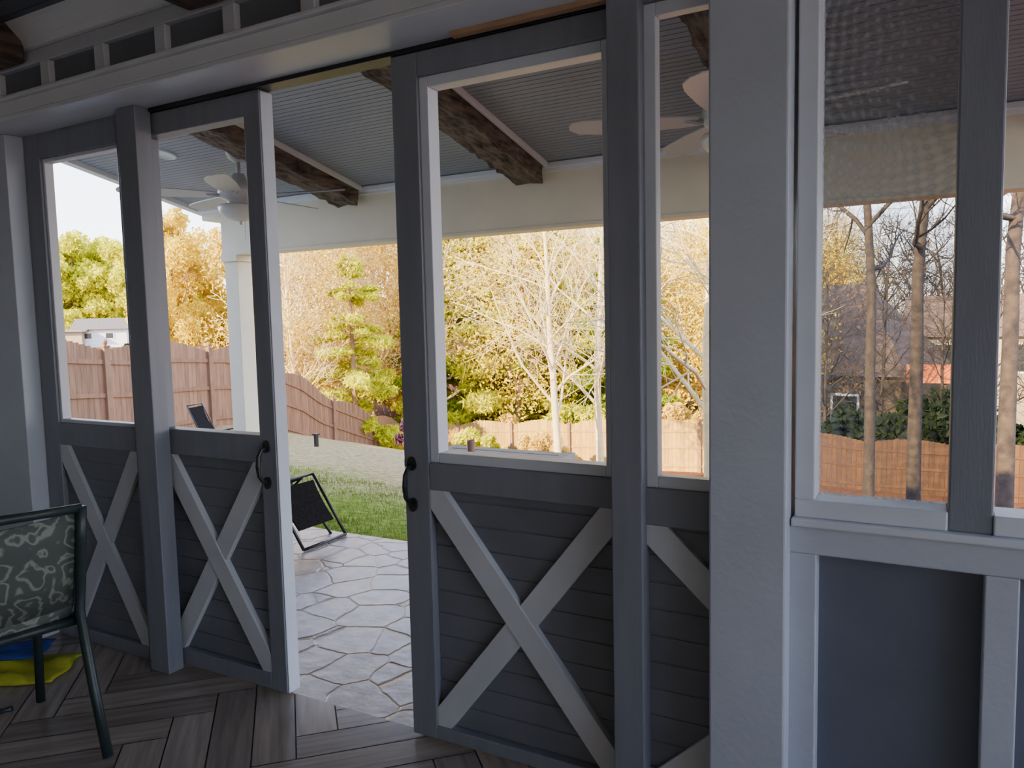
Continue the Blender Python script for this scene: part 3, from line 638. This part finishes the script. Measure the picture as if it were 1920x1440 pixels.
# ------------------------------------------------------------------ patio table and cup
t=empty('patio_table',(-2.2,1.45,-.03)); tag(t,'gray slatted patio table','table'); off=V(t.location)
o=boxes('table_top',[(-2.52,-1.78,1.2+i*.1,1.2+i*.1+.09,.715,.74) for i in range(5)]+[(-2.55,-2.50,1.18,1.71,.70,.742),(-1.80,-1.75,1.18,1.71,.70,.742)],M['table'],.004,t); o.location=-off
for a in (-2.50,-1.84):
    for b in (1.22,1.63):
        o=boxes('leg',[(a,a+.05,b,b+.05,-.03,.71)],M['table'],.004,t); o.location=-off
o=lathe('plastic_cup',[(.017,0),(.019,.004),(.023,.075),(.025,.08),(.021,.08),(.018,.01),(.001,.008)],M['cup'],n=20); o.location=(-2.28,1.45,.7405); tag(o,'pink translucent plastic cup on patio table','cup')
# ------------------------------------------------------------------ black folding furniture
def quadslab(vs,fs,a,b,w,t=.012,sag=.03):
    a=V(a);b=V(b); d=(b-a).normalized(); n_=V((-d.z,0,d.x))*t; n0=len(vs); N=6
    for i in range(N+1):
        p=a.lerp(b,i/N)-V((-d.z,0,d.x))*sag*math.sin(pi*i/N)
        for sy in (-w,w): vs.append(tuple(p+V((0,sy,0)))); vs.append(tuple(p+V((0,sy,0))+n_))
    for i in range(N):
        k=n0+i*4; fs.extend([(k,k+2,k+6,k+4),(k+1,k+5,k+7,k+3),(k,k+4,k+5,k+1),(k+2,k+3,k+7,k+6)])
    fs.extend([(n0,n0+1,n0+3,n0+2),(n0+N*4,n0+N*4+2,n0+N*4+3,n0+N*4+1)])
def fold_chair(x,y,z,rot,s,label):
    e=empty('folding_chair',(x,y,z)); e.rotation_euler=(0,0,rot); e.scale=(s,s,s); tag(e,label,'chair')
    vs=[];fs=[]; quadslab(vs,fs,(-.28,0,.95),(-.02,0,.42),.24); mkobj('backrest',vs,fs,M['blackcloth'],parent=e)
    vs=[];fs=[]; quadslab(vs,fs,(-.02,0,.42),(.42,0,.46),.24); mkobj('seat',vs,fs,M['blackcloth'],parent=e)
    for sy in (-.26,.26):
        tubes('side_frame',[([(-.30,sy,1.0),(-.02,sy,.42),(.3,sy,.0)],.014),([(.44,sy,.47),(-.02,sy,.40),(-.28,sy,0)],.014)],M['black'],8,e)
    for q in ((-.30,1.0),(.3,.01),(-.28,.01)): tubes('crossbar',[([(q[0],-.26,q[1]),(q[0],.26,q[1])],.014)],M['black'],8,e)
fold_chair(-7.66,4.1,-.03,math.radians(18),.58,'black folding lawn chair beside the patio post')
# reclining lounge: foot section shows past the door edge
e=empty('lounge_chair',(-4.12,1.75,-.03)); tag(e,'black reclining folding lounge chair on patio edge','chair')
vs=[];fs=[]; quadslab(vs,fs,(.18,0,.39),(.36,0,.12),.17,.012,.012); mkobj('footrest',vs,fs,M['blackcloth'],parent=e)
vs=[];fs=[]; quadslab(vs,fs,(-.36,0,.30),(.08,0,.40),.19,.015); mkobj('seat',vs,fs,M['blackcloth'],parent=e)
vs=[];fs=[]; quadslab(vs,fs,(-.86,0,.46),(-.40,0,.29),.19,.015); mkobj('backrest',vs,fs,M['blackcloth'],parent=e)
for sy in (-.21,.21):
    tubes('side_frame',[([(-.90,sy,.48),(-.40,sy,.29),(.11,sy,.42),(.15,sy,.43),(.44,sy,.01)],.011),([(-.10,sy,.36),(.16,sy,.16),(.30,sy,.0)],.010),([(.05,sy,.40),(-.25,sy,.15),(-.5,sy,.0)],.010)],M['black'],8,e)
for q in ((.44,.012),(-.5,.012),(-.9,.48),(.13,.425)): tubes('crossbar',[([(q[0],-.21,q[1]),(q[0],.21,q[1])],.011)],M['black'],8,e)
z0=gz(-9.9,8.3); o=boxes('path_light',[(-9.93,-9.87,8.27,8.33,z0-.02,z0+.22),(-9.95,-9.85,8.25,8.35,z0+.22,z0+.25)],M['black'],.003); tag(o,'small black path light on the lawn','light')
# ------------------------------------------------------------------ sling chair with floral fabric
def floral():
    m,nt,b=nodes('floral_sling'); L=nt.links.new
    tc=nt.nodes.new('ShaderNodeTexCoord')
    n=nt.nodes.new('ShaderNodeTexNoise'); n.inputs['Scale'].default_value=7; n.inputs['Distortion'].default_value=1.0; n.inputs['Detail'].default_value=3; L(tc.outputs['Object'],n.inputs['Vector'])
    va=nt.nodes.new('ShaderNodeVectorMath'); va.operation='MULTIPLY_ADD'; L(n.outputs['Color'],va.inputs[0]); va.inputs[1].default_value=(.12,.12,.12); L(tc.outputs['Object'],va.inputs[2])
    v=nt.nodes.new('ShaderNodeTexVoronoi'); v.inputs['Scale'].default_value=13; v.feature='SMOOTH_F1'; v.inputs['Smoothness'].default_value=.3; L(va.outputs[0],v.inputs['Vector'])
    w=nt.nodes.new('ShaderNodeMath'); w.operation='SINE'; mm=nt.nodes.new('ShaderNodeMath'); mm.operation='MULTIPLY'; mm.inputs[1].default_value=17; L(v.outputs['Distance'],mm.inputs[0]); L(mm.outputs[0],w.inputs[0])
    r=nt.nodes.new('ShaderNodeValToRGB'); e=r.color_ramp.elements; e[0].position=.1; e[0].color=(.06,.073,.066,1); e[1].position=.9; e[1].color=(.19,.205,.175,1)
    x=e.new(.55); x.color=(.11,.122,.103,1)
    L(w.outputs[0],r.inputs['Fac']); L(r.outputs[0],b.inputs['Base Color']); b.inputs['Roughness'].default_value=.75
    return m
ch=empty('sling_chair',(-2.88,-.85,0)); tag(ch,'patio chair with floral sling and dark green metal frame','chair')
ch.rotation_euler=(0,0,math.atan2(.2,-.98))
prof=[(-.245,.865),(-.225,.76),(-.20,.64),(-.165,.52),(-.12,.45),(.0,.42),(.14,.42),(.27,.44)]
FM=floral()
def sling(i0,i1,nm):
    v=[];f=[]
    for i in range(i0,i1+1):
        a,b=prof[i]
        for j in range(7):
            y_=-.26+.52*j/6; v.append((a-.015*math.sin(pi*j/6),y_,b-.01*math.sin(pi*j/6)))
    for i in range(i1-i0):
        for j in range(6): f.append((i*7+j,i*7+j+1,(i+1)*7+j+1,(i+1)*7+j))
    o=mkobj(nm,v,f,FM,True,ch); s_=o.modifiers.new('s','SOLIDIFY'); s_.thickness=.006
sling(0,3,'backrest'); sling(3,7,'seat')
for sy in (-.275,.275):
    tubes('leg',[([(-.255,sy,.885),(-.235,sy,.77),(-.205,sy,.62),(-.175,sy,.50),(-.25,sy,.25),(-.34,sy,.01)],.018)],M['green'],10,ch)
    tubes('arm_leg',[([(-.21,sy,.62),(-.05,sy,.64),(.2,sy,.63),(.27,sy,.59),(.27,sy,.45),(.30,sy,.01)],.017)],M['green'],10,ch)
    tubes('seat_rail',[([(-.175,sy,.5),(-.08,sy,.43),(.1,sy,.42),(.27,sy,.44)],.015)],M['green'],10,ch)
for pts in ([(-.25,-.275,.88),(-.26,0,.89),(-.25,.275,.88)],[(.26,-.27,.44),(.26,.27,.44)],[(-.16,-.27,.46),(-.16,.27,.46)]): tubes('crossbar',[(pts,.016)],M['green'],10,ch)
# small three-legged side table, mostly beyond the view
st=empty('side_table',(-3.62,-.98,0)); tag(st,'small round metal side table with curved feet','table')
lathe('table_top',[(.001,.50),(.25,.50),(.255,.49),(.25,.48),(.001,.48)],M['green'],st)
for k in range(3):
    a=math.radians(37+120*k); c_,s_=math.cos(a),math.sin(a)
    tubes('leg',[([(.18*c_,.18*s_,.48),(.10*c_,.10*s_,.32),(.16*c_,.16*s_,.16),(.36*c_,.36*s_,.10),(.52*c_,.52*s_,.03),(.56*c_,.56*s_,.012),(.60*c_,.60*s_,.02)],.011)],M['green'],8,st)
def cloth(name,cx,cy,w,d,z0,h,m,rot,par=None):
    v=[];f=[];N=18
    for j in range(N+1):
        for i in range(N+1):
            u,w_=i/N-.5,j/N-.5
            z=z0+h*(.5+.5*math.sin(u*9+w_*4+cx))*(1-abs(2*u)**4)*(1-abs(2*w_)**4)*(.6+.4*math.sin(w_*11))+.004
            e1=1+.05*math.sin(w_*9+cx*3); x_=u*w*e1; y_=w_*d*(1+.04*math.sin(u*8))
            v.append((cx+x_*math.cos(rot)-y_*math.sin(rot),cy+x_*math.sin(rot)+y_*math.cos(rot),z))
    for j in range(N):
        for i in range(N): k=j*(N+1)+i; f.append((k,k+1,k+N+2,k+N+1))
    o=mkobj(name,v,f,m,True,par); s_=o.modifiers.new('s','SOLIDIFY'); s_.thickness=.006; s_.offset=1; return o
o=cloth('beach_towel',-3.50,-.40,.42,.28,.0,.05,M['yellow'],.6); tag(o,'crumpled lime yellow towel on the tile floor','towel')
o=cloth('folded_cloth',-3.58,-.36,.26,.20,.06,.03,M['blue'],.7); tag(o,'navy blue cloth lying on the yellow towel','cloth')
# ------------------------------------------------------------------ world, sun, camera
w=bpy.data.worlds.new('sky'); bpy.context.scene.world=w; w.use_nodes=True; nt=w.node_tree; L=nt.links.new
bg=nt.nodes['Background']; tc=nt.nodes.new('ShaderNodeTexCoord'); sp=nt.nodes.new('ShaderNodeSeparateXYZ'); L(tc.outputs['Generated'],sp.inputs[0])
r=nt.nodes.new('ShaderNodeValToRGB'); e=r.color_ramp.elements; L(sp.outputs['Z'],r.inputs['Fac'])
e[0].position=0; e[0].color=(1,.96,.90,1); e[1].position=1; e[1].color=(.27,.38,.70,1)
for p,c in ((.12,(.84,.90,1.0)),(.35,(.51,.64,.97))):
    q=e.new(p); q.color=c+(1,)
L(r.outputs[0],bg.inputs['Color']); bg.inputs['Strength'].default_value=7.0
s=bpy.data.lights.new('sun','SUN'); s.energy=27; s.color=(1,.77,.40); s.angle=.012
so=bpy.data.objects.new('sun',s); COL.objects.link(so)
d=V((.34,.94,-math.tan(math.radians(24)))).normalized(); so.rotation_euler=d.to_track_quat('-Z','Y').to_euler()
yaw=math.radians(28.8);p=math.radians(4.87);rr=math.radians(1.3)
F0=V((-math.sin(yaw),math.cos(yaw),0));R0=V((math.cos(yaw),math.sin(yaw),0));Z=V((0,0,1))
F=F0*math.cos(p)-Z*math.sin(p);U0=Z*math.cos(p)+F0*math.sin(p)
R=R0*math.cos(rr)-U0*math.sin(rr);U=U0*math.cos(rr)+R0*math.sin(rr)
cam=bpy.data.cameras.new('camera'); cam.sensor_width=36; cam.lens=27; cam.clip_start=.05; cam.clip_end=500
co=bpy.data.objects.new('camera',cam); COL.objects.link(co)
mt=Matrix((R,U,-F)).transposed().to_4x4(); mt.translation=V((0,-2.2,1.5)); co.matrix_world=mt
bpy.context.scene.camera=co
